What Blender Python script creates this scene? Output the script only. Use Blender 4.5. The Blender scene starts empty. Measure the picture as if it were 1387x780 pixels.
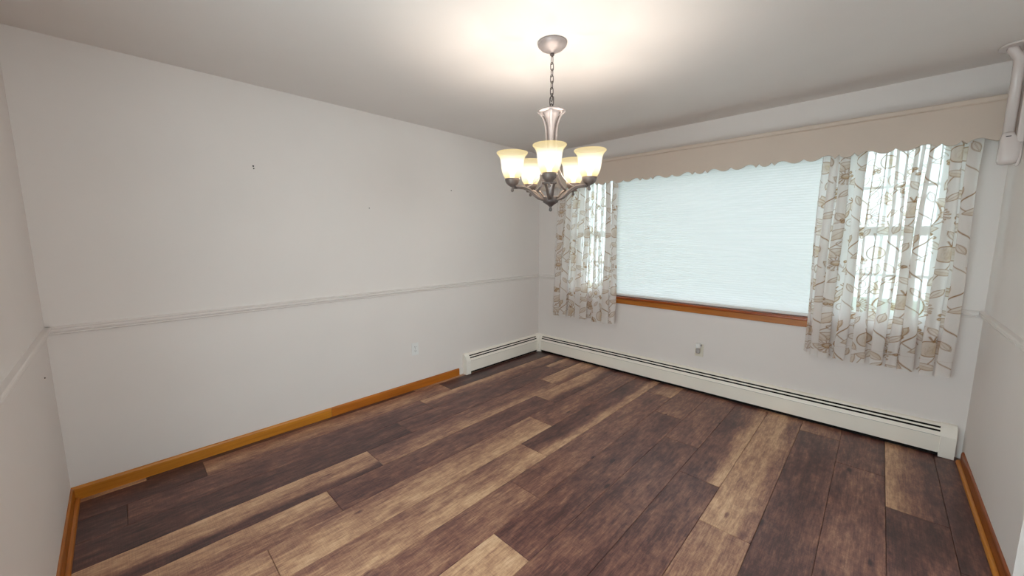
import bpy, math, random
import numpy as np
from mathutils import Vector, Matrix
random.seed(4)
S = bpy.context.scene
COL = S.collection
D = bpy.data
PI = math.pi

# ------------------------------------------------------------------ room measures (metres)
LX, LY, H = 3.584, 3.985, 2.44      # x along the window wall, y = 0 at it, room towards -y
RAIL_T, RAIL_B = 0.9755, 0.931

# ------------------------------------------------------------------ camera
cam_d = D.cameras.new('camera'); cam = D.objects.new('camera', cam_d); COL.objects.link(cam)
S.camera = cam
cam_d.sensor_fit = 'HORIZONTAL'; cam_d.sensor_width = 36.0
cam_d.lens = 516.45 / 1387.0 * 36.0
cam_d.clip_start = 0.02
yaw, pitch, roll = -0.7667, -0.1305, -0.0021
fw = Vector((math.sin(yaw)*math.cos(pitch), math.cos(yaw)*math.cos(pitch), math.sin(pitch)))
rt = Vector((math.cos(yaw), -math.sin(yaw), 0)); up = rt.cross(fw)
r2 = rt*math.cos(roll) + up*math.sin(roll); u2 = -rt*math.sin(roll) + up*math.cos(roll)
cam.matrix_world = Matrix(((r2.x, u2.x, -fw.x, 3.0883), (r2.y, u2.y, -fw.y, -3.6951),
                           (r2.z, u2.z, -fw.z, 1.4317), (0, 0, 0, 1)))

# ------------------------------------------------------------------ sky, light, exposure
W = D.worlds.new('sky'); S.world = W; W.use_nodes = True
wn = W.node_tree.nodes; wl = W.node_tree.links
bg = wn['Background']
bg.inputs['Color'].default_value = (0.74, 0.91, 1.0, 1)
bg.inputs['Strength'].default_value = 5.0

def area(name, loc, rot, sx, sy, power, col):
    l = D.lights.new(name, 'AREA'); l.shape = 'RECTANGLE'; l.size = sx; l.size_y = sy
    l.energy = power; l.color = col
    o = D.objects.new(name, l); COL.objects.link(o); o.location = loc; o.rotation_euler = rot
    return o
# fill light from an added door behind the camera and the next room's window
area('daylight_patio_door', (2.5, -4.16, 1.08), (PI/2, 0, 0), 1.5, 2.0, 18, (1.0, 0.94, 0.88))
area('daylight_next_room', (6.86, -2.2, 1.45), (PI/2, 0, PI/2), 2.2, 1.4, 44, (1.0, 0.955, 0.92))
BULB_POWER = 4.6
BULB_COL = (1.0, 0.87, 0.76)

S.view_settings.view_transform = 'Standard'; S.view_settings.look = 'None'
S.view_settings.exposure = 0.17; S.view_settings.gamma = 1.0
S.view_settings.use_curve_mapping = False
S.cycles.diffuse_bounces = 8; S.cycles.max_bounces = 16; S.cycles.transparent_max_bounces = 16
S.cycles.caustics_reflective = False; S.cycles.caustics_refractive = False
S.cycles.use_denoising = True

# ------------------------------------------------------------------ material helpers
class NT:
    def __init__(s, name):
        m = D.materials.new(name); m.use_nodes = True; s.m = m; s.t = m.node_tree; s.n = s.t.nodes
        s.out = s.n['Material Output']; s.b = s.n['Principled BSDF']
    def node(s, typ, **kw):
        n = s.n.new(typ)
        for k, v in kw.items(): setattr(n, k, v)
        return n
    def link(s, a, b): s.t.links.new(a, b)
    def math(s, op, a, b=None, c=None, clamp=False):
        n = s.node('ShaderNodeMath', operation=op); n.use_clamp = clamp
        for i, v in enumerate((a, b, c)):
            if v is None: continue
            if isinstance(v, (int, float)): n.inputs[i].default_value = v
            else: s.link(v, n.inputs[i])
        return n.outputs[0]
    def noise(s, vec, scale, detail=3, rough=0.55):
        n = s.node('ShaderNodeTexNoise'); n.inputs['Scale'].default_value = scale
        n.inputs['Detail'].default_value = detail; n.inputs['Roughness'].default_value = rough
        if vec is not None: s.link(vec, n.inputs['Vector'])
        return n.outputs['Fac']
    def mapping(s, vec, sc, loc=(0, 0, 0)):
        n = s.node('ShaderNodeMapping'); n.inputs['Scale'].default_value = sc
        n.inputs['Location'].default_value = loc; s.link(vec, n.inputs['Vector']); return n.outputs[0]
    def ramp(s, fac, stops):
        n = s.node('ShaderNodeValToRGB'); e = n.color_ramp.elements
        while len(e) < len(stops): e.new(0.5)
        for el, (p, c) in zip(e, stops): el.position = p; el.color = (*c, 1)
        s.link(fac, n.inputs[0]); return n.outputs[0]
    def bump(s, h, strength, dist=0.002):
        n = s.node('ShaderNodeBump'); n.inputs['Strength'].default_value = strength
        n.inputs['Distance'].default_value = dist; s.link(h, n.inputs['Height'])
        s.link(n.outputs[0], s.b.inputs['Normal'])

def plain(name, col, rough=0.6, spec=0.3, vary=0.03, scale=6.0, bump=0.0, metal=0.0):
    t = NT(name); tc = t.node('ShaderNodeTexCoord').outputs['Object']
    f = t.noise(tc, scale, 4)
    c = t.ramp(f, [(0.3, tuple(x*(1-vary) for x in col)), (0.7, tuple(min(1, x*(1+vary)) for x in col))])
    t.link(c, t.b.inputs['Base Color'])
    t.b.inputs['Roughness'].default_value = rough; t.b.inputs['Specular IOR Level'].default_value = spec
    t.b.inputs['Metallic'].default_value = metal
    if bump: t.bump(t.noise(tc, 180, 2), bump)
    return t.m

def wood(name, dark, light, axis, rough=0.35):
    t = NT(name); tc = t.node('ShaderNodeTexCoord').outputs['Object']
    sc = [60, 60, 60]; sc[axis] = 2.2
    g = t.noise(t.mapping(tc, sc), 1.0, 5, 0.6)
    sc2 = [9, 9, 9]; sc2[axis] = 1.3
    g2 = t.noise(t.mapping(tc, sc2), 1.0, 3)
    f = t.math('ADD', t.math('MULTIPLY', g, 0.6), t.math('MULTIPLY', g2, 0.4))
    t.link(t.ramp(f, [(0.32, dark), (0.66, light)]), t.b.inputs['Base Color'])
    t.b.inputs['Roughness'].default_value = rough; t.b.inputs['Specular IOR Level'].default_value = 0.4
    t.bump(g, 0.15, 0.001)
    return t.m

WALL = (0.745, 0.70, 0.675)
M = {}
M['wall'] = plain('wall_paint', WALL, 0.62, 0.25, 0.015, 2.0, 0.05)
M['rail'] = plain('rail_paint', WALL, 0.42, 0.35, 0.012, 3.0)
M['ceiling'] = plain('ceiling_paint', (0.765, 0.735, 0.715), 0.9, 0.1, 0.012, 3.0, 0.06)
M['oak_y'] = wood('stained_oak_long', (0.27, 0.070, 0.008), (0.50, 0.160, 0.016), 1)
M['oak_y2'] = wood('stained_oak_pale', (0.36, 0.120, 0.010), (0.60, 0.235, 0.022), 1)
M['oak_dark'] = wood('stained_oak_dark', (0.20, 0.045, 0.006), (0.38, 0.100, 0.012), 1)
M['oak_x'] = wood('stained_oak_cross', (0.28, 0.078, 0.008), (0.52, 0.175, 0.018), 0)
M['oak_red'] = wood('stained_oak_sill', (0.20, 0.036, 0.006), (0.38, 0.085, 0.012), 0, 0.25)
M['valance'] = plain('valance_paint', (0.60, 0.505, 0.43), 0.5, 0.3, 0.02, 4.0)
M['heater'] = plain('heater_enamel', (0.86, 0.81, 0.73), 0.38, 0.4, 0.02, 5.0)
M['heater_cap'] = plain('heater_cap_enamel', (0.87, 0.83, 0.76), 0.35, 0.4, 0.015, 5.0)
M['black'] = plain('dark_slot', (0.012, 0.010, 0.010), 0.8, 0.1, 0.1)
M['white_plastic'] = plain('white_plastic', (0.76, 0.76, 0.75), 0.35, 0.45, 0.01)
M['cream_plastic'] = plain('cream_plastic', (0.70, 0.65, 0.55), 0.4, 0.4, 0.01)
M['grey_plastic'] = plain('grey_plastic', (0.36, 0.34, 0.33), 0.4, 0.4, 0.05)
M['bracket'] = plain('bracket_enamel', (0.66, 0.60, 0.58), 0.25, 0.5, 0.012)
M['metal'] = plain('brushed_pewter', (0.17, 0.135, 0.12), 0.5, 0.5, 0.12, 30.0, 0.05, 0.45)
M['pale_metal'] = plain('lit_pewter', (0.33, 0.295, 0.29), 0.48, 0.5, 0.06, 30.0, 0.03, 0.4)  # pewter lightened in colour for the shades' light on the column
M['dark_metal'] = plain('dark_pewter', (0.10, 0.082, 0.078), 0.45, 0.5, 0.1, 30.0, 0.0, 0.5)
M['frame'] = plain('window_paint', (0.72, 0.72, 0.71), 0.4, 0.4, 0.01)
M['subfloor'] = plain('underlay', (0.05, 0.035, 0.03), 0.9, 0.1, 0.2)
M['lawn'] = plain('lawn_grass', (0.17, 0.24, 0.16), 0.9, 0.1, 0.35, 3.0)
M['leaf'] = plain('shrub_leaf', (0.10, 0.22, 0.07), 0.7, 0.2, 0.4, 8.0)
M['next_floor'] = wood('next_room_floor', (0.06, 0.035, 0.03), (0.22, 0.13, 0.08), 1, 0.4)

def glass_mat():
    t = NT('window_glass'); tr = t.node('ShaderNodeBsdfTransparent'); tr.inputs[0].default_value = (0.95, 0.97, 0.96, 1)
    gl = t.node('ShaderNodeBsdfGlossy'); gl.inputs['Roughness'].default_value = 0.02
    mx = t.node('ShaderNodeMixShader'); mx.inputs[0].default_value = 0.05
    t.link(tr.outputs[0], mx.inputs[1]); t.link(gl.outputs[0], mx.inputs[2]); t.link(mx.outputs[0], t.out.inputs[0])
    return t.m
M['glass'] = glass_mat()

def blind_mat():
    t = NT('cellular_blind_fabric'); tc = t.node('ShaderNodeTexCoord').outputs['Object']
    n = t.noise(t.mapping(tc, (1.5, 1, 40)), 1.0, 2)
    c = t.ramp(n, [(0.3, (0.87, 0.885, 0.89)), (0.7, (0.90, 0.91, 0.915))])
    di = t.node('ShaderNodeBsdfDiffuse'); tl = t.node('ShaderNodeBsdfTranslucent')
    t.link(c, di.inputs[0]); t.link(c, tl.inputs[0])
    mx = t.node('ShaderNodeMixShader'); mx.inputs[0].default_value = 0.145
    t.link(di.outputs[0], mx.inputs[1]); t.link(tl.outputs[0], mx.inputs[2]); t.link(mx.outputs[0], t.out.inputs[0])
    return t.m
M['blind'] = blind_mat()

def curtain_mat():
    t = NT('printed_sheer_fabric'); tc = t.node('ShaderNodeTexCoord').outputs['Object']
    at = t.node('ShaderNodeAttribute', attribute_name='print')
    sp = t.node('ShaderNodeSeparateColor'); t.link(at.outputs['Color'], sp.inputs[0])
    ink, fill = sp.outputs[0], sp.outputs[1]
    m1 = t.node('ShaderNodeMix', data_type='RGBA'); m1.inputs[6].default_value = (0.92, 0.89, 0.87, 1)
    m1.inputs[7].default_value = (0.68, 0.52, 0.35, 1); t.link(fill, m1.inputs[0])
    m2 = t.node('ShaderNodeMix', data_type='RGBA'); t.link(m1.outputs[2], m2.inputs[6])
    m2.inputs[7].default_value = (0.34, 0.20, 0.095, 1); t.link(ink, m2.inputs[0])
    col = m2.outputs[2]
    di = t.node('ShaderNodeBsdfDiffuse'); tl = t.node('ShaderNodeBsdfTranslucent'); tr = t.node('ShaderNodeBsdfTransparent')
    t.link(col, di.inputs[0]); t.link(col, tl.inputs[0])
    a = t.node('ShaderNodeMixShader'); a.inputs[0].default_value = 0.46
    t.link(di.outputs[0], a.inputs[1]); t.link(tl.outputs[0], a.inputs[2])
    w = t.noise(t.mapping(tc, (400, 400, 400)), 1.0, 2)
    op = t.math('ADD', t.math('MULTIPLY', ink, 0.18), t.math('MULTIPLY_ADD', w, 0.10, 0.75), clamp=True)
    b = t.node('ShaderNodeMixShader'); t.link(op, b.inputs[0])
    t.link(tr.outputs[0], b.inputs[1]); t.link(a.outputs[0], b.inputs[2]); t.link(b.outputs[0], t.out.inputs[0])
    return t.m
M['curtain'] = curtain_mat()

def shade_mat():
    # frosted alabaster glass: mostly lets the bulb's light through, faintly milky; amber at the thick rims
    t = NT('frosted_shade_glass'); tc = t.node('ShaderNodeTexCoord').outputs['Object']
    z = t.node('ShaderNodeSeparateXYZ'); t.link(tc, z.inputs[0])
    f = t.math('DIVIDE', z.outputs[2], 0.14)
    c = t.ramp(f, [(0.0, (1.0, 0.72, 0.30)), (0.25, (1, 0.93, 0.78)), (0.66, (1, 0.96, 0.88)), (0.84, (1.0, 0.86, 0.52)), (1.0, (0.95, 0.76, 0.38))])
    tl = t.node('ShaderNodeBsdfTranslucent'); di = t.node('ShaderNodeBsdfDiffuse'); tr = t.node('ShaderNodeBsdfTransparent')
    dim = t.node('ShaderNodeMix', data_type='RGBA', blend_type='MULTIPLY'); dim.inputs[0].default_value = 1.0
    t.link(c, dim.inputs[6]); dim.inputs[7].default_value = (0.045, 0.045, 0.045, 1)
    t.link(dim.outputs[2], tl.inputs[0]); t.link(c, di.inputs[0])
    tr.inputs[0].default_value = (0.86, 0.84, 0.80, 1)
    a = t.node('ShaderNodeMixShader'); a.inputs[0].default_value = 0.62
    t.link(tl.outputs[0], a.inputs[1]); t.link(tr.outputs[0], a.inputs[2])
    em = t.node('ShaderNodeEmission'); t.link(c, em.inputs[0]); em.inputs[1].default_value = 0.40
    ad = t.node('ShaderNodeAddShader'); t.link(a.outputs[0], ad.inputs[0]); t.link(em.outputs[0], ad.inputs[1])
    t.link(ad.outputs[0], t.out.inputs[0])
    return t.m
M['shade'] = shade_mat()
def bulb_mat():
    t = NT('lit_bulb'); em = t.node('ShaderNodeEmission'); em.inputs[0].default_value = (1, 0.9, 0.75, 1); em.inputs[1].default_value = 1.6
    tr = t.node('ShaderNodeBsdfTransparent'); tr.inputs[0].default_value = (.97, .96, .94, 1); ad = t.node('ShaderNodeAddShader')
    t.link(em.outputs[0], ad.inputs[0]); t.link(tr.outputs[0], ad.inputs[1]); t.link(ad.outputs[0], t.out.inputs[0]); return t.m
M['bulb'] = bulb_mat()

def plank_mat():
    t = NT('rustic_vinyl_plank'); tc = t.node('ShaderNodeTexCoord').outputs['Object']
    def prop(n):
        a = t.node('ShaderNodeAttribute', attribute_name=n); a.attribute_type = 'OBJECT'; return a.outputs['Fac']
    tl, tm, trr, sd = prop('tone_left'), prop('tone_middle'), prop('tone_right'), prop('seed')
    off = t.node('ShaderNodeCombineXYZ'); t.link(sd, off.inputs[0]); t.link(t.math('MULTIPLY', sd, 1.7), off.inputs[1])
    add = t.node('ShaderNodeVectorMath', operation='ADD'); t.link(tc, add.inputs[0]); t.link(off.outputs[0], add.inputs[1])
    v = add.outputs[0]
    sx = t.node('ShaderNodeSeparateXYZ'); t.link(tc, sx.inputs[0])
    u = t.math('DIVIDE', sx.outputs[0], 0.2301)
    wob = t.math('MULTIPLY_ADD', t.noise(t.mapping(v, (3, 2.2, 1)), 1.0, 3), 0.5, -0.25)
    u = t.math('ADD', u, wob)
    def sm(a, lo, hi):
        n = t.node('ShaderNodeMapRange', interpolation_type='SMOOTHSTEP'); t.link(a, n.inputs[0])
        n.inputs[1].default_value = lo; n.inputs[2].default_value = hi; return n.outputs[0]
    def mixf(f, a, b):
        n = t.node('ShaderNodeMix', data_type='FLOAT'); t.link(f, n.inputs[0]); t.link(a, n.inputs[2]); t.link(b, n.inputs[3]); return n.outputs[0]
    tone = mixf(sm(u, 0.52, 0.88), mixf(sm(u, 0.12, 0.48), tl, tm), trr)
    str_ = t.noise(t.mapping(v, (16, 1.6, 1)), 1.0, 6, 0.62)
    blo = t.noise(t.mapping(v, (9, 3.2, 1)), 1.0, 5, 0.65)
    gr = t.noise(t.mapping(v, (150, 7, 1)), 1.0, 4, 0.6)
    saw = t.noise(t.mapping(v, (12, 260, 1)), 1.0, 2, 0.5)
    tone = t.math('ADD', tone, t.math('MULTIPLY_ADD', str_, 0.62, -0.31))
    tone = t.math('ADD', tone, t.math('MULTIPLY_ADD', blo, 0.70, -0.35))
    tone = t.math('ADD', tone, t.math('MULTIPLY_ADD', gr, 0.50, -0.25))
    tone = t.math('ADD', tone, t.math('MULTIPLY_ADD', saw, 0.26, -0.13))
    crk = t.noise(t.mapping(v, (46, 11, 1)), 1.0, 9, 0.78)
    tone = t.math('ADD', tone, t.math('MULTIPLY_ADD', crk, 1.1, -0.54))
    vo = t.node('ShaderNodeTexVoronoi'); t.link(t.mapping(v, (7, 2.6, 1)), vo.inputs['Vector']); vo.inputs['Scale'].default_value = 1.0
    kn = t.math('SUBTRACT', 1.0, sm(vo.outputs['Distance'], 0.02, 0.11))
    tone = t.math('SUBTRACT', tone, t.math('MULTIPLY', kn, 0.42), clamp=True)
    c = t.ramp(tone, [(0.0, (0.030, 0.011, 0.011)), (0.24, (0.096, 0.037, 0.033)), (0.44, (0.205, 0.090, 0.066)),
                      (0.62, (0.350, 0.185, 0.115)), (0.80, (0.54, 0.325, 0.190)), (1.0, (0.68, 0.45, 0.285))])
    t.link(c, t.b.inputs['Base Color'])
    t.link(t.math('MULTIPLY_ADD', gr, 0.22, 0.27), t.b.inputs['Roughness'])
    t.b.inputs['Specular IOR Level'].default_value = 0.6
    t.bump(t.math('ADD', gr, t.math('MULTIPLY', saw, 0.5)), 0.25, 0.0012)
    return t.m
M['plank'] = plank_mat()

# ------------------------------------------------------------------ geometry helpers
WLOC = {}
class MB:
    def __init__(s): s.v = []; s.f = []; s.sm = []
    def add(s, vs, fs, smooth=False):
        b = len(s.v); s.v += [tuple(x) for x in vs]; s.f += [tuple(i+b for i in f) for f in fs]; s.sm += [smooth]*len(fs); return s
    def box(s, x0, x1, y0, y1, z0, z1):
        return s.add([(x0,y0,z0),(x1,y0,z0),(x1,y1,z0),(x0,y1,z0),(x0,y0,z1),(x1,y0,z1),(x1,y1,z1),(x0,y1,z1)],
                     [(0,3,2,1),(4,5,6,7),(0,1,5,4),(1,2,6,5),(2,3,7,6),(3,0,4,7)])
    def prism(s, poly, fn, a, b, smooth=False):
        """poly of (p,q); fn(p,q,t) -> xyz; extruded from t=a to t=b with caps"""
        n = len(poly)
        vs = [fn(p, q, a) for p, q in poly] + [fn(p, q, b) for p, q in poly]
        s.add(vs, [(i, (i+1) % n, n+(i+1) % n, n+i) for i in range(n)], smooth)
        b0 = len(s.v) - 2*n
        s.f += [tuple(b0+i for i in reversed(range(n))), tuple(b0+n+i for i in range(n))]; s.sm += [False]*2
        return s
    def lathe(s, prof, c, n=24, smooth=True, closed=False):
        vs = []; m = len(prof)
        for r, z in prof:
            for k in range(n):
                a = 2*PI*k/n; vs.append((c[0]+r*math.cos(a), c[1]+r*math.sin(a), c[2]+z))
        fs = []
        for i in range(m if closed else m-1):
            j = (i+1) % m
            for k in range(n):
                fs.append((i*n+k, i*n+(k+1) % n, j*n+(k+1) % n, j*n+k))
        if not closed:
            fs += [tuple(reversed(range(n))), tuple((m-1)*n+k for k in range(n))]
        return s.add(vs, fs, smooth)
    def tube(s, path, r, n=8, closed=False, flat=None):
        """sweep; r number or list; flat=(w,t,up) sweeps a rectangle-ish ellipse of half sizes w,t"""
        P = [Vector(p) for p in path]; m = len(P); vs = []
        prev = None
        for i, p in enumerate(P):
            if closed: d = (P[(i+1) % m] - P[i-1]).normalized()
            else: d = (P[min(i+1, m-1)] - P[max(i-1, 0)]).normalized()
            if flat: a = Vector(flat[2]); a = (a - d*a.dot(d)).normalized()
            else:
                a = prev if prev is not None else (Vector((0,0,1)) if abs(d.z) < .9 else Vector((1,0,0)))
                a = (a - d*a.dot(d)).normalized()
            prev = a; b = d.cross(a)
            ri = r[i] if isinstance(r, (list, tuple)) else r
            for k in range(n):
                t = 2*PI*k/n
                if flat:
                    ca, sa = math.cos(t), math.sin(t)
                    x = math.copysign(abs(ca)**.35, ca)*flat[0]; y = math.copysign(abs(sa)**.35, sa)*flat[1]
                    vs.append(p + a*x + b*y)
                else: vs.append(p + (a*math.cos(t) + b*math.sin(t))*ri)
        fs = []
        for i in range(m if closed else m-1):
            j = (i+1) % m
            fs += [(i*n+k, i*n+(k+1) % n, j*n+(k+1) % n, j*n+k) for k in range(n)]
        if not closed: fs += [tuple(reversed(range(n))), tuple((m-1)*n+k for k in range(n))]
        return s.add(vs, fs, True)
    def build(s, name, mat, parent=None, loc=None, bevel=0.0, seg=2, mesh=None):
        o0 = Vector(WLOC[parent.name]) if parent else Vector((0,0,0))
        org = Vector(loc) if loc is not None else (o0 if parent else Vector((0,0,0)))
        me = D.meshes.new(name)
        me.from_pydata([tuple(Vector(v)-org) for v in s.v], [], s.f); me.update()
        me.polygons.foreach_set('use_smooth', s.sm)
        me.materials.append(M[mat] if isinstance(mat, str) else mat)
        o = D.objects.new(name, me); COL.objects.link(o)
        if parent: o.parent = parent
        o.location = org - o0
        WLOC[o.name] = tuple(org)
        if bevel:
            b = o.modifiers.new('bevel', 'BEVEL'); b.width = bevel; b.segments = seg; b.limit_method = 'ANGLE'
            b.harden_normals = False
        return o

def thing(name, loc, label, cat, group=None):
    o = D.objects.new(name, None); COL.objects.link(o); o.location = loc; o.empty_display_size = 0.05
    WLOC[o.name] = tuple(loc); tag(o, label, cat, group); return o
def tag(o, label, cat, group=None):
    o['label'] = label; o['category'] = cat
    if group: o['group'] = group
    return o
def struct(o, label):
    o['kind'] = 'structure'; o['label'] = label; o['category'] = o.name.split('_')[0]; return o

# ------------------------------------------------------------------ room shell
T = 0.15
ROOM_Y0 = -LY
ceil = MB().box(-T, 7.0, -LY-T, T, H, H+0.12).build('ceiling', 'ceiling'); struct(ceil, 'flat off-white painted ceiling above the empty dining room')
wl_ = MB().box(-T, 0, -LY-T, T, 0, H).build('wall_left', 'wall'); struct(wl_, 'long plain greige wall with chair rail and small nail holes')
WX0, WX1, WZ0, WZ1 = 0.50, 3.40, 0.80, 2.12
wf = MB()
wf.box(0, WX0, 0, T, 0, H).box(WX1, 7.0, 0, T, 0, H).box(WX0, WX1, 0, T, 0, WZ0).box(WX0, WX1, 0, T, WZ1, H)
wf = wf.build('wall_front', 'wall'); struct(wf, 'greige window wall behind the valance, curtains and baseboard heater')
DX0, DX1, DZ = 1.75, 3.25, 2.10
wb = MB().box(0, DX0, -LY-T, -LY, 0, H).box(DX1, 7.0, -LY-T, -LY, 0, H).box(DX0, DX1, -LY-T, -LY, DZ, H).build('wall_back', 'wall')
struct(wb, 'greige wall at the left edge of the picture, meeting the long wall')
RW_END = -1.325
wr = MB().box(LX, LX+0.12, RW_END, 0, 0, H).box(LX, LX+0.12, -LY, RW_END, 2.12, H).box(LX, LX+0.12, -LY, -3.55, 0, 2.12).build('wall_right', 'wall')
struct(wr, 'greige wall at the right edge, ending in a cased corner')
we = MB().box(6.75, 6.9, -LY, -3.3, 0, H).box(6.75, 6.9, -1.1, 0, 0, H).box(6.75, 6.9, -3.3, -1.1, 0, 0.75).box(6.75, 6.9, -3.3, -1.1, 2.15, H).build('wall_side', 'wall')
struct(we, 'greige outer wall of the room beyond the right opening')

# floor with separate planks
fl = MB().box(-T, LX+0.12, -LY-T, T, -0.12, -0.006).build('floor', 'subfloor'); struct(fl, 'rustic brown plank floor with light tan and dark boards')
fl2 = MB().box(LX+0.12, 7.0, -LY-T, T, -0.12, 0.0).build('floor_side', 'next_floor'); struct(fl2, 'wood floor of the room beyond the right opening')

A0, PW, J0, ST, LP = 3.229, 0.2301, -1.2397, 0.349, 1.8408
# tones (left edge, middle, right edge of the plank) for column, joint index counted from the far wall
TONES = {
 0: {-1: (.68,.6,.6), 0: (.2,.2,.2), 1: (.72,.7,.7)},
 1: {-1: (.18,.17,.16), 0: (.54,.60,.50), 1: (.15,.16,.16)},
 2: {-1: (.72,.44,.26), 0: (.32,.30,.28), 1: (.17,.16,.17)},
 3: {-2: (.70,.45,.25), -1: (.33,.28,.30), 0: (.20,.19,.17)},
 4: {-2: (.76,.70,.40), -1: (.38,.46,.62), 0: (.76,.62,.16)},
 5: {-2: (.70,.66,.26), -1: (.36,.30,.32), 0: (.68,.60,.46)},
 6: {-2: (.40,.46,.42), -1: (.54,.66,.74), 0: (.68,.66,.6)},
 7: {-2: (.24,.30,.76), -1: (.50,.62,.74), 0: (.5,.6,.6)},
 8: {-3: (.36,.56,.66), -2: (.42,.40,.40), -1: (.46,.50,.48), 0: (.4,.4,.4)},
 9: {-3: (.42,.44,.40), -2: (.31,.30,.33), -1: (.74,.76,.74), 0: (.4,.4,.4)},
 10: {-3: (.38,.42,.40), -2: (.30,.33,.34), -1: (.36,.36,.4)},
 11: {-3: (.26,.34,.72), -2: (.28,.31,.36), -1: (.4,.4,.4)},
 12: {-3: (.68,.74,.46), -2: (.54,.56,.54), -1: (.4,.4,.4)},
 13: {-4: (.56,.58,.5), -3: (.27,.25,.29), -2: (.3,.3,.3), -1: (.4,.4,.4)},
 14: {-4: (.34,.36,.30), -3: (.36,.40,.36), -2: (.4,.4,.4)},
 15: {-4: (.74,.46,.22), -3: (.22,.25,.26), -2: (.4,.4,.4)},
 16: {-4: (.22,.24,.26), -3: (.2,.24,.26), -2: (.3,.3,.3)},
}
plank_cache = {}
def plank_mesh(w, L):
    k = (round(w, 3), round(L, 3))
    if k in plank_cache: return plank_cache[k]
    e = 0.0019
    vs = [(0,0,-.006),(w,0,-.006),(w,L,-.006),(0,L,-.006),(0,0,-.0016),(w,0,-.0016),(w,L,-.0016),(0,L,-.0016),
          (e,e,0),(w-e,e,0),(w-e,L-e,0),(e,L-e,0)]
    fs = [(0,3,2,1)] + [(i,(i+1)%4,4+(i+1)%4,4+i) for i in range(4)] + [(4+i,4+(i+1)%4,8+(i+1)%4,8+i) for i in range(4)] + [(8,9,10,11)]
    me = D.meshes.new('floor_plank'); me.from_pydata(vs, [], fs); me.update(); me.materials.append(M['plank'])
    plank_cache[k] = me; return me
for c in range(0, 18):
    seam = lambda k: A0-PW*k+{12: .007, 13: .018, 14: .042}.get(k, 0)
    xl, xr = seam(15-c), seam(14-c)
    xl = max(xl, 0.0); xr = min(xr, LX+0.118)
    if xr-xl < 0.01: continue
    j0 = J0-ST*c if c else -1.850              # the narrow ripped strip along the long wall starts elsewhere
    idx = {j0-LP*n: n for n in range(-8, 4)}
    ends = sorted(idx, reverse=True)
    for y in ends:
        hi = y+LP; lo = y; n = idx[y]           # the plank between joint n (near end) and joint n-1
        hi = min(hi, 0.0); lo = max(lo, -LY)
        if hi-lo < 0.02: continue
        o = D.objects.new('floor_plank', plank_mesh(xr-xl-0.0016, hi-lo-0.0016)); COL.objects.link(o)
        o.parent = fl; o.location = (xl+0.0008, lo+0.0008, 0)
        tn = TONES.get(c, {}).get(n-1)
        if tn is None:
            g = random.uniform(.25, .7); tn = (g, g+random.uniform(-.1, .1), g+random.uniform(-.2, .2))
        o['tone_left'], o['tone_middle'], o['tone_right'] = map(float, tn)
        o['seed'] = float((c*7.31+n*3.77) % 40)

# chair rail: moulded profile (distance from wall, height)
h = RAIL_T-RAIL_B
RP = [(0, 0), (0.006, 0), (0.011, .04*h), (0.0125, .13*h), (0.009, .20*h), (0.0085, .25*h), (0.014, .30*h), (0.0185, .44*h), (0.0195, .58*h),
      (0.016, .68*h), (0.0155, .73*h), (0.022, .78*h), (0.0235, .86*h), (0.0225, .95*h), (0.018, h), (0, h)]
def rail(name, fn, a, b, label):
    o = MB().prism(RP, fn, a, b).build(name, 'rail'); return struct(o, label)
rail('trim_1', lambda p, q, t: (p, t, RAIL_B+q), -LY, 0, 'greige painted chair rail along the long wall')
rail('trim_2', lambda p, q, t: (t, -LY+p, RAIL_B+q), 0, DX0-0.06, 'greige painted chair rail on the wall at the left edge')
rail('trim_3', lambda p, q, t: (t, -p, RAIL_B+q), 0.0235, 0.44, 'short chair rail left of the floral curtain')
rail('trim_4', lambda p, q, t: (t, -p, RAIL_B+q), 3.47, LX-0.0235, 'short chair rail right of the large floral curtain')
rail('trim_5', lambda p, q, t: (LX-p, t, RAIL_B+q), RW_END, 0, 'greige painted chair rail on the right wall')

# baseboards, each length of board is a piece
BH = 0.076
BP = [(0, 0), (0.0115, 0), (0.0115, .82*BH), (0.009, .95*BH), (0.004, BH), (0, BH)]
SP = [(0.0, 0), (0.016, 0), (0.0155, .007), (0.012, .013), (0.006, .0165), (0, .0175)]
bl = MB().prism(BP, lambda p, q, t: (p, t, q), -2.600, -1.300).build('baseboard_left', 'oak_y'); struct(bl, 'stained oak baseboard along the long wall')
MB().prism(BP, lambda p, q, t: (p, t, q), -LY, -2.603).build('board', 'oak_y2', bl)['label'] = 'paler orange length of baseboard near the corner'
bb = MB().prism(BP, lambda p, q, t: (t, -LY+p, q), 0.013, DX0-0.06).build('baseboard_back', 'oak_x'); struct(bb, 'stained oak baseboard with shoe moulding at the left edge')
MB().prism(SP, lambda p, q, t: (t, -LY+0.013+p, q), 0.014, DX0-0.06).build('shoe_moulding', 'oak_x', bb)
br = MB().prism(BP, lambda p, q, t: (LX-p, t, q), RW_END-0.013, -0.075).prism(BP, lambda p, q, t: (LX+t, RW_END-p, q), 0.0, 0.12)
br = br.build('baseboard_right', 'oak_dark'); struct(br, 'stained oak baseboard with shoe moulding along the right wall')
MB().prism(SP, lambda p, q, t: (LX-0.013-p, t, q), RW_END-0.013, -0.075).build('shoe_moulding', 'oak_y2', br)

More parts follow.
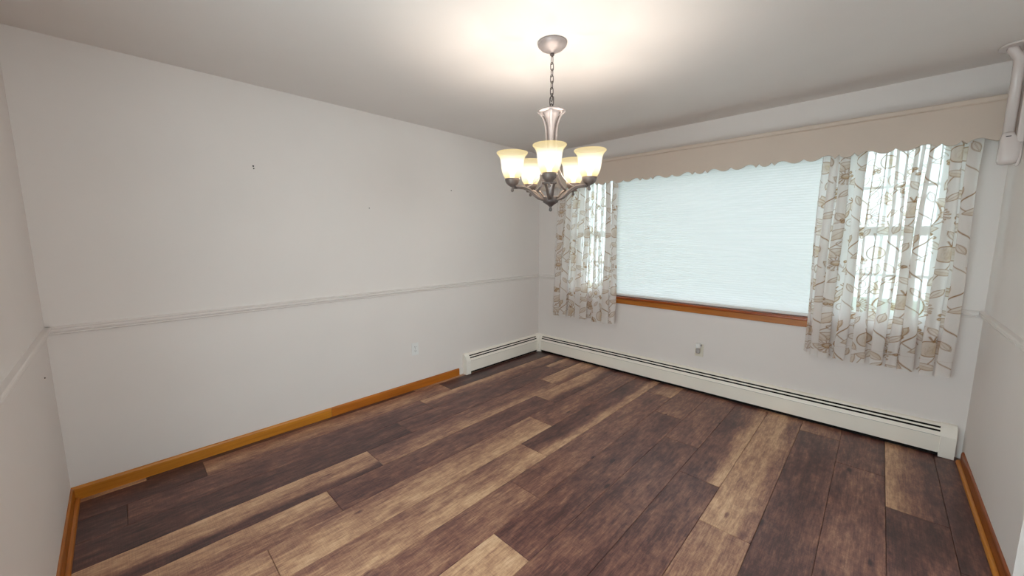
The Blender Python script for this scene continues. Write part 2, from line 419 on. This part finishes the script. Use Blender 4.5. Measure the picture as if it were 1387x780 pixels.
# ------------------------------------------------------------------ windows
def sash(parent, x0, x1, z0, z1, y, st=0.045, cols=3, rows=2, name='sash'):
    b = MB().box(x0, x0+st, y, y+0.035, z0, z1).box(x1-st, x1, y, y+0.035, z0, z1)
    b.box(x0+st, x1-st, y, y+0.035, z0, z0+st).box(x0+st, x1-st, y, y+0.035, z1-st, z1)
    s = b.build(name, 'frame', parent, bevel=0.003)
    gx0, gx1, gz0, gz1 = x0+st, x1-st, z0+st, z1-st
    MB().box(gx0, gx1, y+0.016, y+0.020, gz0, gz1).build('pane', 'glass', s)
    for i in range(1, cols):
        xc = gx0+(gx1-gx0)*i/cols; MB().box(xc-.009, xc+.009, y+0.006, y+0.030, gz0, gz1).build('muntin', 'frame', s)
    for i in range(1, rows):
        zc = gz0+(gz1-gz0)*i/rows
        MB().box(gx0, gx1, y+0.0065, y+0.0295, zc-.009, zc+.009).build('muntin', 'frame', s)
def dh_window(name, x0, x1, label):
    t = MB()
    t.box(x0, x0+0.022, 0.05, 0.14, WZ0, WZ1).box(x1-0.022, x1, 0.05, 0.14, WZ0, WZ1)
    t.box(x0+0.022, x1-0.022, 0.05, 0.14, WZ0, WZ0+0.04).box(x0+0.022, x1-0.022, 0.05, 0.14, WZ1-0.02, WZ1)
    w = t.build(name, 'frame'); struct(w, label)
    sash(w, x0+.022, x1-.022, WZ0+.041, 1.487, 0.060, name='lower_sash')
    sash(w, x0+.022, x1-.022, 1.461, WZ1-.021, 0.097, name='upper_sash')
    return w
dh_window('window_1', WX0, 1.01, 'white double-hung side window behind the left floral curtain')
dh_window('window_3', 2.893, WX1, 'white double-hung side window behind the right floral curtain')
t = MB().box(1.01, 1.06, 0.05, 0.14, WZ0, WZ1).box(2.843, 2.893, 0.05, 0.14, WZ0, WZ1).box(1.06, 2.843, 0.05, 0.14, WZ0, WZ0+.06).box(1.06, 2.843, 0.05, 0.14, WZ1-.05, WZ1)
w2 = t.build('window_2', 'frame'); struct(w2, 'wide picture window covered by the pleated blind')
MB().box(1.06, 2.843, 0.09, 0.096, WZ0+.06, WZ1-.05).build('pane', 'glass', w2)
t = MB().box(6.76, 6.84, -3.3, -3.24, .75, 2.15).box(6.76, 6.84, -1.16, -1.1, .75, 2.15).box(6.76, 6.84, -3.24, -1.16, .75, .81).box(6.76, 6.84, -3.24, -1.16, 2.09, 2.15).box(6.76, 6.84, -2.23, -2.17, .81, 2.09)
w4 = t.build('window_4', 'frame'); struct(w4, 'white window of the room beyond the right opening')
MB().box(6.80, 6.804, -3.24, -2.23, .81, 2.09).build('pane', 'glass', w4); MB().box(6.80, 6.804, -2.17, -1.16, .81, 2.09).build('pane', 'glass', w4)
t = MB().box(DX0, DX0+.06, -LY-.10, -LY-.02, 0, DZ).box(DX1-.06, DX1, -LY-.10, -LY-.02, 0, DZ).box(DX0+.06, DX1-.06, -LY-.10, -LY-.02, DZ-.06, DZ).box(DX0+.06, DX1-.06, -LY-.10, -LY-.02, 0, .08).box(2.47, 2.53, -LY-.10, -LY-.02, .08, DZ-.06)
d1 = t.build('door_1', 'frame'); struct(d1, 'added white framed glass patio door, unseen behind the viewer, for fill light')  # door invented behind the camera to go with the fill lamp
MB().box(DX0+.06, 2.47, -LY-.06, -LY-.056, .08, DZ-.06).build('pane', 'glass', d1); MB().box(2.53, DX1-.06, -LY-.06, -LY-.056, .08, DZ-.06).build('pane', 'glass', d1)

# sill and apron of the window wall
sl = MB().box(0.43, 3.47, -0.036, 0.05, 0.789, 0.812).build('trim_6', 'oak_red', bevel=0.006, seg=3); struct(sl, 'reddish oak window sill under the pleated blind')
ap = MB().box(0.45, 3.45, -0.018, 0, 0.738, 0.789).build('trim_7', 'oak_x', bevel=0.003); struct(ap, 'orange oak apron board beneath the window sill')

# pleated blind
bx0, bx1 = 1.02, 2.885
b = MB(); zt, zb = 2.085, 0.842; npl = 62
for i in range(npl*2+1):
    z = zt-(zt-zb)*i/(npl*2); y = 0.0265 if i % 2 else 0.0295
    b.v += [(bx0, y, z), (bx1, y, z)]
b.f = [(2*i, 2*i+1, 2*i+3, 2*i+2) for i in range(npl*2)]; b.sm = [False]*len(b.f)
bl_root = thing('pleated_blind', ((bx0+bx1)/2, 0.028, 0.83), 'wide white pleated blind lowered over the picture window, glowing with daylight', 'blind')
b.build('blind_fabric', 'blind', bl_root)
MB().box(bx0, bx1, 0.012, 0.044, 2.085, 2.118).build('headrail', 'white_plastic', bl_root, bevel=0.003)
MB().box(bx0, bx1, 0.015, 0.041, 0.8185, 0.842).build('bottom_rail', 'white_plastic', bl_root, bevel=0.004)

# outside
lawn = MB().box(-6, 10, 0.3, 14, -0.75, -0.6).build('ground', 'lawn'); struct(lawn, 'green lawn outside the windows')

# ------------------------------------------------------------------ valance (scalloped cornice board)
val = thing('window_valance', (1.79, -0.14, 2.0), 'greige scalloped wooden valance running across the top of the window wall', 'valance')
PER, C0 = 0.4765, 2.147
half = [(0, 1.997), (.010, 1.990), (.022, 1.981), (.038, 1.9755), (.052, 1.9745), (.070, 1.9775), (.088, 1.986), (.106, 1.9965), (.122, 2.0015),
        (.138, 2.0025), (.152, 1.9985), (.165, 1.990), (.1765, 1.976), (.188, 1.988), (.198, 2.000), (.206, 1.9885), (.218, 1.979), (.230, 1.9755)]
motif = [(x, z) for x, z in half] + [(PER/2, 1.9745)]
full = [(-x, z) for x, z in reversed(motif[1:])] + motif[:-1]
edge = []
for k in range(-5, 4):
    for x, z in full:
        X = C0+k*PER+x
        if 0.004 < X < LX-0.004: edge.append((X, z))
edge = [(0.004, edge[0][1])] + edge + [(LX-0.004, edge[-1][1])]
b = MB(); n = len(edge); ztop = 2.222
for y in (-0.150, -0.132):
    for x, z in edge: b.v.append((x, y, z))
    for x, z in edge: b.v.append((x, y, ztop))
fs = []
for i in range(n-1):
    fs.append((i, i+1, n+i+1, n+i)); fs.append((2*n+i+1, 2*n+i, 3*n+i, 3*n+i+1))
    fs.append((i+1, i, 2*n+i, 2*n+i+1)); fs.append((n+i, n+i+1, 3*n+i+1, 3*n+i))
fs += [(0, n, 3*n, 2*n), (n-1, 3*n-1, 4*n-1, 2*n-1)]
b.f = fs; b.sm = [False]*len(fs)
b.build('valance_board', 'valance', val)
MB().prism([(-.150, 2.192), (-.158, 2.192), (-.1645, 2.198), (-.1650, 2.218), (-.161, 2.2235), (-.150, 2.2235)], lambda p, q, t: (t, p, q), 0.004, LX-0.004).build('edge_moulding', 'valance', val)
tb = MB().box(0.004, LX-0.004, -0.131, -0.0, 2.204, 2.222).build('trim_8', 'valance'); struct(tb, 'greige ledge board closing the top of the valance')
MB().tube([(0.02, -0.09, 2.150), (LX-0.02, -0.09, 2.150)], 0.008, 12).build('curtain_rod', 'white_plastic', tb)

# ------------------------------------------------------------------ curtains: printed cloth, the print is carried by a colour attribute
def make_print(wm, hm, res, seed):
    R = np.random.RandomState(seed)
    nu, nv = int(wm/res)+1, int(hm/res)+1
    ink = np.zeros((nv, nu), np.float32); fill = np.zeros((nv, nu), np.float32)
    def win(x0, x1, y0, y1):
        i0, i1 = max(0, int(x0/res)), min(nu, int(x1/res)+2); j0, j1 = max(0, int(y0/res)), min(nv, int(y1/res)+2)
        if i1 <= i0 or j1 <= j0: return None
        X, Y = np.meshgrid(np.arange(i0, i1)*res, np.arange(j0, j1)*res); return (slice(j0, j1), slice(i0, i1)), X, Y
    def soft(d, w): return np.clip((w-d)/(res*0.9)+0.5, 0, 1)
    def stroke(pts, w, val=1.0):
        w = w*.95
        for (ax, ay), (bx, by) in zip(pts[:-1], pts[1:]):
            q = win(min(ax, bx)-w-res, max(ax, bx)+w+res, min(ay, by)-w-res, max(ay, by)+w+res)
            if q is None: continue
            s, X, Y = q; dx, dy = bx-ax, by-ay; L = dx*dx+dy*dy+1e-12
            t = np.clip(((X-ax)*dx+(Y-ay)*dy)/L, 0, 1); d = np.hypot(X-ax-t*dx, Y-ay-t*dy)
            ink[s] = np.maximum(ink[s], val*soft(d, w))
    def blob(cx, cy, a, b, ang, fv, line=0.0016, val=1.0, power=1.0):
        m = max(a, b)+2*res; q = win(cx-m, cx+m, cy-m, cy+m)
        if q is None: return
        s, X, Y = q; c, sn = math.cos(ang), math.sin(ang)
        u = ((X-cx)*c+(Y-cy)*sn)/a; v = (-(X-cx)*sn+(Y-cy)*c)/b
        if power != 1.0: v = v/np.clip(1-np.abs(u)**power, 0.02, 1)**.5*0.9     # pointed leaf
        r = np.hypot(u, v); d = np.abs(r-1)*min(a, b)
        ins = np.clip((1-r)*min(a, b)/res+.5, 0, 1)
        ink[s] *= 1-.92*ins; fill[s] = np.maximum(fill[s]*(1-ins), fv*ins*(.45+.9*np.clip(.5-.6*v, 0, 1))); ink[s] = np.maximum(ink[s], val*soft(d, line))
    def leaf(x, y, ang, L, w, fv=.45):
        blob(x+math.cos(ang)*L/2, y+math.sin(ang)*L/2, L/2, w/2, ang, fv, .0015, .9, 2.0)
        stroke([(x, y), (x+math.cos(ang)*L*.8, y+math.sin(ang)*L*.8)], .0009, .8)
    def pome(x, y, r, ang):
        blob(x, y, r*1.06, r, ang, .55, .002, 1.0); blob(x+r*.15, y-r*.1, r*.6, r*.55, ang, .75, .0008, .35)
        ca, sa = math.cos(ang), math.sin(ang)
        for k in (-1, 0, 1):
            a = ang+k*.55; stroke([(x+ca*r, y+sa*r), (x+ca*r+math.cos(a)*r*.75, y+sa*r+math.sin(a)*r*.75)], .0026, 1)
        for k in range(5):
            stroke([(x-ca*r*.7+R.uniform(-.3, .3)*r, y-sa*r*.7+R.uniform(-.3, .3)*r), (x+ca*r*.5+R.uniform(-.4, .4)*r, y+sa*r*.5+R.uniform(-.4, .4)*r)], .0006, .5)
    def star(x, y, r):
        for k in range(18):
            a = 2*PI*k/18+R.uniform(-.06, .06); rr = r*R.uniform(.8, 1.05)
            stroke([(x+math.cos(a)*r*.25, y+math.sin(a)*r*.25), (x+math.cos(a)*rr, y+math.sin(a)*rr)], .0016, .95)
            blob(x+math.cos(a)*rr, y+math.sin(a)*rr, .0035, .0035, 0, .6, .001)
        blob(x, y, r*.3, r*.3, 0, .9, .002)
    def tulip(x, y, r, ang):
        for k in range(-2, 3):
            a = ang+k*.38; blob(x+math.cos(a)*r*.6, y+math.sin(a)*r*.6, r*.62, r*.2, a, .6, .0015, .95, 2.0)
        blob(x, y, r*.24, r*.3, ang, .85, .002)
    def berries(x, y, ang, L):
        for k in range(6):
            a = ang+R.uniform(-.8, .8); l = L*R.uniform(.5, 1)
            p = (x+math.cos(a)*l, y+math.sin(a)*l); stroke([(x, y), p], .0009, .85); blob(p[0], p[1], .0055, .0055, 0, 1.0, .002)
    def curl(x, y, ang, r, turns=1.3, sgn=1):
        pts = []
        for i in range(28):
            t = i/27; rr = r*(1-.75*t); a = ang+sgn*turns*2*PI*t
            pts.append((x+math.cos(a)*rr, y+math.sin(a)*rr))
        stroke(pts, .0016, .9)
    TW, TH = 0.33, 0.47
    ox, oy = R.uniform(-.3, 0), R.uniform(-.3, 0)
    for i in range(-1, int(wm/TW)+3):
        for j in range(-1, int(hm/TH)+3):
            bx = ox+i*TW; by = oy+j*TH+(.25 if i % 2 else 0)
            def P(u, v): return (bx+u, by+v)
            stem = [P(.17+.075*math.sin(2*PI*k/24+.4), TH*k/24) for k in range(25)]
            stroke(stem, .0026, 1.0)
            st2 = [P(.17+.075*math.sin(2*PI*7/24+.4)+.012*k, TH*7/24+.0012*k*k+.006*k) for k in range(12)]; stroke(st2, .0018, .95)
            pome(*P(.335, .36), .036, 1.4); pome(*P(.075, .14), .031, 2.1)
            stroke([P(.16, .05), P(.12, .09), P(.09, .115)], .0018)
            star(*P(.285, .08), .042); stroke([P(.20, .01), P(.25, .045), P(.275, .06)], .0018)
            tulip(*P(.10, .40), .050, 1.9); stroke([P(.15, .33), P(.115, .37)], .002)
            for (u, v, a, L) in ((.24, .12, .5, .075), (.225, .16, -.6, .07), (.245, .20, .9, .085), (.12, .24, 2.6, .08), (.105, .29, 3.6, .07), (.13, .33, .35, .065),
                                 (.21, .04, 2.4, .06), (.17, .47, .2, .07), (.19, .24, 1.2, .05), (.30, .28, -.4, .06), (.30, .30, 2.2, .06)):
                leaf(*P(u, v), a+R.uniform(-.15, .15), L*1.1, L*.46)
            berries(*P(.25, .29), 1.0, .06); berries(*P(.04, .27), 1.9, .055); berries(*P(.20, .42), .7, .05)
            for (u, v, a, L) in ((.02, .10, 1.1, .06), (.03, .20, 2.2, .055), (.31, .14, 1.0, .055), (.06, .33, -.5, .05), (.26, .38, 2.4, .06), (.27, .44, .8, .05), (.09, .02, 1.4, .055), (.15, .14, 2.0, .05)):
                leaf(*P(u, v), a+R.uniform(-.2, .2), L*1.1, L*.38, .3)
            curl(*P(.05, .05), .3, .026); curl(*P(.29, .19), 2.5, .026, sgn=-1); curl(*P(.22, .36), 0, .022)
    return ink, fill

KX, AY = 0.29, 0.031
def curtain(name, xt0, xt1, xb0, xb1, ztop, zbot, nf, seed, label, dip):
    R = random.Random(seed); res = 0.0033
    hm = ztop-zbot
    wd = max(xt1-xt0, xb1-xb0); wts0 = [R.uniform(.55, 1.6) for _ in range(nf+1)]; am0 = [R.uniform(.6, 1.15) for _ in range(nf*2+1)]; dr = R.random()
    # length of cloth taken up by the folds
    tt = np.linspace(0, 1, 4000); xx = wd*tt-KX*wd/nf*np.sin(4*PI*nf*tt)*.8; yy = AY*.8*np.sin(2*PI*nf*tt)
    wm = float(np.hypot(np.diff(xx), np.diff(yy)).sum())
    ink, fill = make_print(wm/1.28, hm/1.28, res/1.28, seed); nv, nu = ink.shape
    s = np.linspace(0, 1, nu)[None, :]; v = np.linspace(0, 1, nv)[:, None]     # v = 0 at the hem
    # uneven folds: a monotone warp of the phase, drifting a little with height
    ph = np.zeros(nu); wts = np.interp(np.linspace(0, 1, nu), np.linspace(0, 1, nf+1), wts0)
    ph = np.cumsum(wts); ph = ph/ph[-1]*nf
    am = np.interp(np.linspace(0, 1, nu), np.linspace(0, 1, nf*2+1), am0)[None, :]
    drift = 0.10*np.sin(2*PI*(s*2.3+dr)) * (1-v)
    phi = 2*PI*(ph[None, :]+drift)
    amp = AY*am*(0.75+0.35*(1-v))
    x0 = xb0+(xt0-xb0)*v; x1 = xb1+(xt1-xb1)*v
    per = (x1-x0)/nf
    X = x0+(x1-x0)*s - KX*per*am*np.sin(2*phi)*(0.75+.35*(1-v)) + 0.006*np.sin(2*PI*(v*1.1+s*3))
    Y = -0.092 + amp*np.sin(phi) + 0.004*np.sin(2*PI*(v*1.6+s*5.0))
    Y = np.minimum(Y, -0.048) ; Y = np.maximum(Y, -0.128)
    hem = dip*np.sin(phi+0.6)*0.5 + 0.006*np.sin(2*PI*s*1.7+seed)
    Z = zbot+(ztop-zbot)*v + hem*(1-v)**6
    org = np.array([(xt0+xt1)/2, -0.092, zbot])
    co = np.stack([X-org[0], Y-org[1], Z-org[2]], -1).reshape(-1, 3).astype(np.float32)
    idx = np.arange(nu*nv).reshape(nv, nu)
    q = np.stack([idx[:-1, :-1], idx[:-1, 1:], idx[1:, 1:], idx[1:, :-1]], -1).reshape(-1, 4).astype(np.int32)
    me = D.meshes.new('curtain_fabric'); nq = len(q)
    me.vertices.add(len(co)); me.vertices.foreach_set('co', co.ravel())
    me.loops.add(nq*4); me.loops.foreach_set('vertex_index', q.ravel())
    me.polygons.add(nq); me.polygons.foreach_set('loop_start', np.arange(0, nq*4, 4, dtype=np.int32))
    me.polygons.foreach_set('loop_total', np.full(nq, 4, np.int32))
    me.polygons.foreach_set('use_smooth', np.ones(nq, bool))
    me.update(calc_edges=True)
    ca = me.color_attributes.new('print', 'FLOAT_COLOR', 'POINT')
    rgba = np.zeros((nu*nv, 4), np.float32); rgba[:, 0] = ink.ravel(); rgba[:, 1] = fill.ravel(); rgba[:, 3] = 1
    # a turned hem: a stitched line near the bottom edge
    hv = np.repeat(np.arange(nv)*res, nu); line = (np.abs(hv-0.10) < res*.6)
    rgba[line, 0] = np.maximum(rgba[line, 0], .22)
    ca.data.foreach_set('color', rgba.ravel())
    me.materials.append(M['curtain'])
    o = D.objects.new(name, me); COL.objects.link(o); o.location = org
    tag(o, label, 'curtain'); return o
curtain('floral_curtain', 0.375, 1.115, 0.285, 1.135, 2.145, 0.530, 8, 3, 'smaller-looking sheer floral curtain hanging at the left window beside the room corner', .016)
curtain('floral_curtain', 2.735, 3.465, 2.728, 3.462, 2.145, 0.555, 9, 8, 'sheer floral curtain hanging at the right window beside the right wall', .016)

# ------------------------------------------------------------------ baseboard heater (L-shaped)
HT = 0.213
ht = thing('baseboard_heater', (0.6, -0.05, 0), 'white metal baseboard heater running under the window and round the corner', 'heater')
HP = [(0, .024), (0.006, .024), (0.055, .024), (0.064, .028), (0.064, .142), (0.060, .155), (0.046, .185), (0.040, .193), (0.026, HT-.004), (0.014, HT), (0, HT)]
def left(p, q, t): return (p, t, q)
def front(p, q, t): return (t, -p, q)
MB().prism(HP, left, -1.215, -0.088).build('cover', 'heater', ht)
MB().prism(HP, front, 0.088, 3.51).build('cover', 'heater', ht)
# louvre slots lie on the sloping top face
def slot(fn, a, b, k0, k1):
    P0, P1 = Vector((0.060, .155)), Vector((0.040, .193)); n = Vector((P1.y-P0.y, -(P1.x-P0.x))).normalized()
    lo = P0.lerp(P1, k0); hi = P0.lerp(P1, k1)
    return MB().prism([(lo+n*.0012)[:], (hi+n*.0012)[:], (hi-n*.004)[:], (lo-n*.004)[:]], fn, a, b)
for fn, a, b in ((left, -1.185, -0.10), (front, 0.10, 3.475)):
    for k0, k1 in ((.30, .58), (.86, 1.14)):
        slot(fn, a, b, k0, k1).build('louvre_slot', 'black', ht)['label'] = 'dark louvre slot'
    # seam where the front panel hooks into the top
    MB().prism([(.0646, .139), (.0646, .1415), (.060, .1415), (.060, .139)], fn, a-.028 if fn is left else a-.01, b+.012 if fn is left else b+.034).build('panel_seam', 'grey_plastic', ht)
CP = [(0, 0.0), (.062, 0.0), (.069, .004), (.069, .145), (.065, .160), (.050, .190), (.044, .198), (.028, HT+.002), (.014, HT+.005), (0, HT+.005)]
MB().prism(CP, left, -1.245, -1.190).build('end_cap', 'heater_cap', ht)
MB().prism(CP, front, 3.478, 3.548).build('end_cap', 'heater_cap', ht)
b = MB()
nC = len(CP)
vs = [(p, -0.092, q) for p, q in CP] + [(p, -p, q) for p, q in CP] + [(0.092, -p, q) for p, q in CP]
fs = []
for seg in range(2):
    for i in range(nC-1): fs.append((seg*nC+i, seg*nC+i+1, (seg+1)*nC+i+1, (seg+1)*nC+i))
fs += [tuple(reversed(range(nC))), tuple(2*nC+i for i in range(nC))]
b.add(vs, fs).build('corner_cap', 'heater_cap', ht)
MB().box(0.001, 0.050, -1.188, -0.07, 0.003, 0.0235).box(0.07, 3.477, -0.050, -0.001, 0.003, 0.0235).build('air_gap', 'black', ht)['label'] = 'black filler for the shade in the gap under the heater'  # black boxes stand in for the shade below the covers

# ------------------------------------------------------------------ outlets
def outlet(root, fn, mat):
    """fn(a, d, z): a along the wall, d out of the wall"""
    def bx(a0, a1, d0, d1, z0, z1):
        m = MB(); m.box(0, 1, 0, 1, 0, 1)
        m.v = [fn(a0+(a1-a0)*x, d0+(d1-d0)*y, z0+(z1-z0)*z) for x, y, z in m.v]; return m
    pl = bx(-.036, .036, 0.0005, .0055, -.0585, .0585).build('cover_plate', mat, root, bevel=.002)
    for s in (-1, 1):
        r = bx(-.017, .017, .005, .0075, s*.0195-.0145, s*.0195+.0145).build('receptacle', mat, root, bevel=.003)
        for a in (-.0065, .0065): bx(a-.0013, a+.0013, .0070, .0079, s*.0195-.002, s*.0195+.007).build('slot', 'black', r)
        bx(-.0022, .0022, .0070, .0079, s*.0195-.009, s*.0195-.005).build('slot', 'black', r)
    bx(-.003, .003, .005, .0065, -.003, .003).build('screw', 'grey_plastic', root)
o1 = thing('wall_outlet', (0, -1.813, .394), 'white duplex wall outlet low on the long left wall', 'outlet')
outlet(o1, lambda a, d, z: (d, -1.813+a, .394+z), 'white_plastic')
o2 = thing('wall_outlet', (1.952, 0, .392), 'cream wall outlet under the blind with an adapter plugged in', 'outlet')
outlet(o2, lambda a, d, z: (1.952+a, -d, .392+z), 'cream_plastic')
ad = thing('plug_in_adapter', (1.948, -0.010, .41), 'small white plug-in freshener in the outlet below the blind', 'adapter')
MB().box(1.926, 1.966, -.036, -.0085, .415, .462).build('body', 'white_plastic', ad, bevel=.007, seg=3)
MB().lathe([(.0, 0), (.015, .001), (.018, .008), (.018, .036), (.012, .045), (.0, .046)], (1.948, -.027, .368), 20).build('refill_bottle', 'grey_plastic', ad)
MB().box(1.9665, 1.976, -.028, -.0085, .437, .450).build('dial', 'grey_plastic', ad, bevel=.002)

# ------------------------------------------------------------------ nail holes left in the walls
def nail(loc, ax, r, label):
    x, y, z = loc; pts = [(x, y, z), (x+ax[0]*.004, y+ax[1]*.004, z)]
    o = MB().tube(pts, r, 10).build('nail', 'black', None, loc=loc, bevel=.0006); tag(o, label, 'nail'); return o
nail((0, -2.994, 1.914), (1, 0), .0050, 'upper dark screw of the pair high on the long wall')
nail((0, -2.992, 1.898), (1, 0), .0042, 'lower dark screw of the pair high on the long wall')
nail((0, -1.347, 1.894), (1, 0), .0042, 'single dark nail on the long wall left of the chandelier')
nail((0, -2.195, 1.679), (1, 0), .0036, 'small lone nail in the middle of the long wall')
nail((0.265, -LY, .773), (0, 1), .0028, 'tiny nail under the chair rail beside the left corner')

# ------------------------------------------------------------------ moulded bracket hanging in the right corner
bk = thing('wall_bracket', (3.55, -0.27, 1.80), 'white moulded bracket hanging from the ceiling at the right edge, in front of the valance', 'bracket')
# flange on the ceiling
pts = []
for k in range(25):
    a = PI/2+PI*k/24; pts.append((3.525+.075*math.cos(a)*1.0, -.275+.085*math.sin(a)))
pts += [(LX-.003, -.36), (LX-.003, -.19)]
b = MB(); b.prism(pts, lambda p, q, t: (p, q, t), H-.013, H-.001); b.build('ceiling_flange', 'bracket', bk, bevel=.005, seg=3)
def ell(path, w, d, n=18):
    m = MB(); P = [Vector(p) for p in path]; rows = []
    for i, p in enumerate(P):
        wi = w[i]; di = d[i]
        for k in range(n):
            t = 2*PI*k/n; ca, sa = math.cos(t), math.sin(t)
            m.v.append((p.x+math.copysign(abs(ca)**.6, ca)*wi, p.y+math.copysign(abs(sa)**.6, sa)*di, p.z))
    for i in range(len(P)-1):
        m.f += [(i*n+k, i*n+(k+1) % n, (i+1)*n+(k+1) % n, (i+1)*n+k) for k in range(n)]
    m.f += [tuple(reversed(range(n))), tuple((len(P)-1)*n+k for k in range(n))]
    m.sm = [True]*(len(m.f)-2)+[False]*2
    return m
ell([(3.500, -.275, 2.427), (3.503, -.275, 2.415), (3.520, -.272, 2.385), (3.529, -.27, 2.368), (3.530, -.27, 2.34), (3.530, -.27, 1.985)],
    [.021, .021, .021, .0205, .020, .020], [.03, .03, .03, .03, .03, .03]).build('stem', 'bracket', bk)
ell([(3.531, -.27, 1.990), (3.532, -.27, 1.975), (3.538, -.27, 1.955), (3.543, -.27, 1.93), (3.543, -.27, 1.87), (3.543, -.27, 1.845), (3.543, -.27, 1.830), (3.543, -.27, 1.823)],
    [.021, .024, .033, .038, .040, .039, .034, .022], [.032, .034, .040, .044, .046, .045, .039, .026]).build('housing', 'bracket', bk)
MB().box(3.520, 3.538, -.3075, -.302, 1.966, 1.970).build('slot', 'black', bk)
MB().box(3.556, LX-.002, -.31, -.235, 1.93, 2.426).build('back_plate', 'bracket', bk, bevel=.006, seg=3)
MB().tube([(3.585-.008, -.30, 1.93), (3.5775, -.305, 1.86), (3.574, -.308, 1.825), (3.568, -.31, 1.808)], .006, 8).build('hook', 'bracket', bk)

# ------------------------------------------------------------------ chandelier
CX, CY = 1.761, -2.011
chn = thing('chandelier', (CX, CY, H), 'five-light pewter chandelier with glowing bell glass shades hanging from the ceiling', 'chandelier')
TH0 = math.radians(-51.757-2)
MB().lathe([(.0, -.001), (.074, -.001), (.077, -.006), (.074, -.016), (.060, -.030), (.036, -.042), (.014, -.047), (.012, -.054), (.0, -.055)], (CX, CY, H), 40).build('canopy', 'pale_metal', chn)
MB().lathe([(.0, .0), (.010, .0), (.012, -.008), (.008, -.014), (.0, -.015)], (CX, CY, H-.053), 16).build('loop', 'dark_metal', chn)
def link(zc, hl, hw, r, ang):
    pts = []
    for k in range(20):
        a = 2*PI*k/20; u = hw*math.cos(a); w = (hl-hw)*(1 if math.sin(a) > 0 else -1)*min(1, abs(math.sin(a))*3)+hw*math.sin(a)
        pts.append((CX+u*math.cos(ang), CY+u*math.sin(ang), zc+w))
    return MB().tube(pts, r, 6, closed=True)
z = 2.352; i = 0
while z > 2.165:
    link(z, .0195, .0085, .0022, TH0+.6+(PI/2 if i % 2 else 0)).build('chain_link', 'dark_metal', chn); z -= .0305; i += 1
link(2.150, .025, .013, .0026, TH0+.9).build('chain_link', 'dark_metal', chn)
link(2.118, .018, .012, .0030, TH0+PI/2+.9).build('chain_link', 'dark_metal', chn)
# flared column: inner trumpet and five outer straps
MB().lathe([(.0, 2.092), (.008, 2.094), (.050, 2.098), (.052, 2.094), (.040, 2.078), (.028, 2.055), (.021, 2.025), (.0175, 1.99), (.0165, 1.93), (.0165, 1.86), (.018, 1.80), (.014, 1.72), (.012, 1.655), (.0, 1.654)], (CX, CY, 0), 32).build('column', 'pale_metal', chn)
MB().lathe([(.0, 2.108), (.060, 2.106), (.073, 2.100), (.075, 2.096), (.070, 2.092), (.045, 2.090), (.0, 2.090)], (CX, CY, 0), 40).build('column_cap', 'pale_metal', chn)
ARM = []
RS = 0.213
for k in range(5):
    a = TH0+2*PI*k/5; er = Vector((math.cos(a), math.sin(a), 0)); et = Vector((-math.sin(a), math.cos(a), 0)); c = Vector((CX, CY, 0))
    def P(r, z, t=0.0): return c+er*r+et*t+Vector((0, 0, z))
    # outer strap of the column, sweeping out again below to the arm
    cr = [(.072, 2.094), (.058, 2.079), (.046, 2.060), (.037, 2.035), (.031, 2.005), (.0285, 1.965), (.028, 1.92), (.030, 1.875), (.036, 1.835), (.048, 1.795), (.066, 1.758), (.090, 1.728), (.118, 1.709), (.140, 1.700)]
    MB().tube([P(r, z_) for r, z_ in cr], 0, 8, flat=(.0085, .0016, tuple(et))).build('strap', 'pale_metal', chn)
    # arm: a pair of bars that spread from the hub to a cross piece under the cup
    prof = [(.026, 1.640), (.045, 1.639), (.065, 1.645), (.085, 1.659), (.105, 1.677), (.125, 1.691), (.148, 1.700), (.172, 1.703), (.196, 1.703)]
    arm = MB()
    for s in (-1, 1):
        arm.tube([P(r, z_, s*(.005+.024*((r-.026)/.17)**1.2)) for r, z_ in prof], .0066, 10)
    arm.tube([P(.196, 1.703, -.036), P(.196, 1.703, .036)], .0066, 10)
    arm.tube([P(.196, 1.703, 0), P(RS, 1.703, 0)], .0055, 8)
    am_ = arm.build('arm', 'metal', chn)
    p = P(RS, 0)
    MB().lathe([(.0, 1.676), (.006, 1.678), (.0085, 1.685), (.006, 1.692), (.0045, 1.697), (.0045, 1.702), (.011, 1.704), (.022, 1.711), (.033, 1.722), (.0385, 1.736), (.0395, 1.745), (.034, 1.745), (.0, 1.735)], (p.x, p.y, 0), 28).build('cup', 'metal', chn)
    out = [(.036, .000), (.041, .008), (.049, .022), (.0555, .040), (.0590, .060), (.0610, .082), (.0635, .100), (.0680, .114), (.0750, .125), (.0815, .131), (.0835, .135), (.0815, .1385)]
    inn = [(max(r-.0035, .02), z_ + (.0 if i_ < 9 else -.001)) for i_, (r, z_) in enumerate(out)][::-1]
    b = MB().lathe(out+[(.079, .1385)]+inn[1:], (p.x, p.y, 1.742), 36, closed=True)
    sh = b.build('glass_shade', 'shade', chn, loc=(p.x, p.y, 1.742)); sh['label'] = 'frosted amber-rimmed glass shade, lit'
    bu = MB().lathe([(.0, 0), (.012, .001), (.013, .022), (.020, .036), (.025, .050), (.024, .062), (.016, .073), (.0, .078)], (p.x, p.y, 1.744), 18).build('bulb', 'bulb', sh)
    ld = D.lights.new('bulb_light', 'POINT'); ld.energy = BULB_POWER; ld.color = BULB_COL; ld.shadow_soft_size = .02
    lo = D.objects.new('bulb_light', ld); COL.objects.link(lo); lo.location = (p.x, p.y, 1.742+.074)
MB().lathe([(.0, 1.575), (.006, 1.577), (.0095, 1.584), (.007, 1.592), (.005, 1.597), (.008, 1.602), (.020, 1.612), (.036, 1.622), (.042, 1.626), (.042, 1.652), (.039, 1.656), (.0, 1.660)], (CX, CY, 0), 32).build('hub', 'dark_metal', chn)
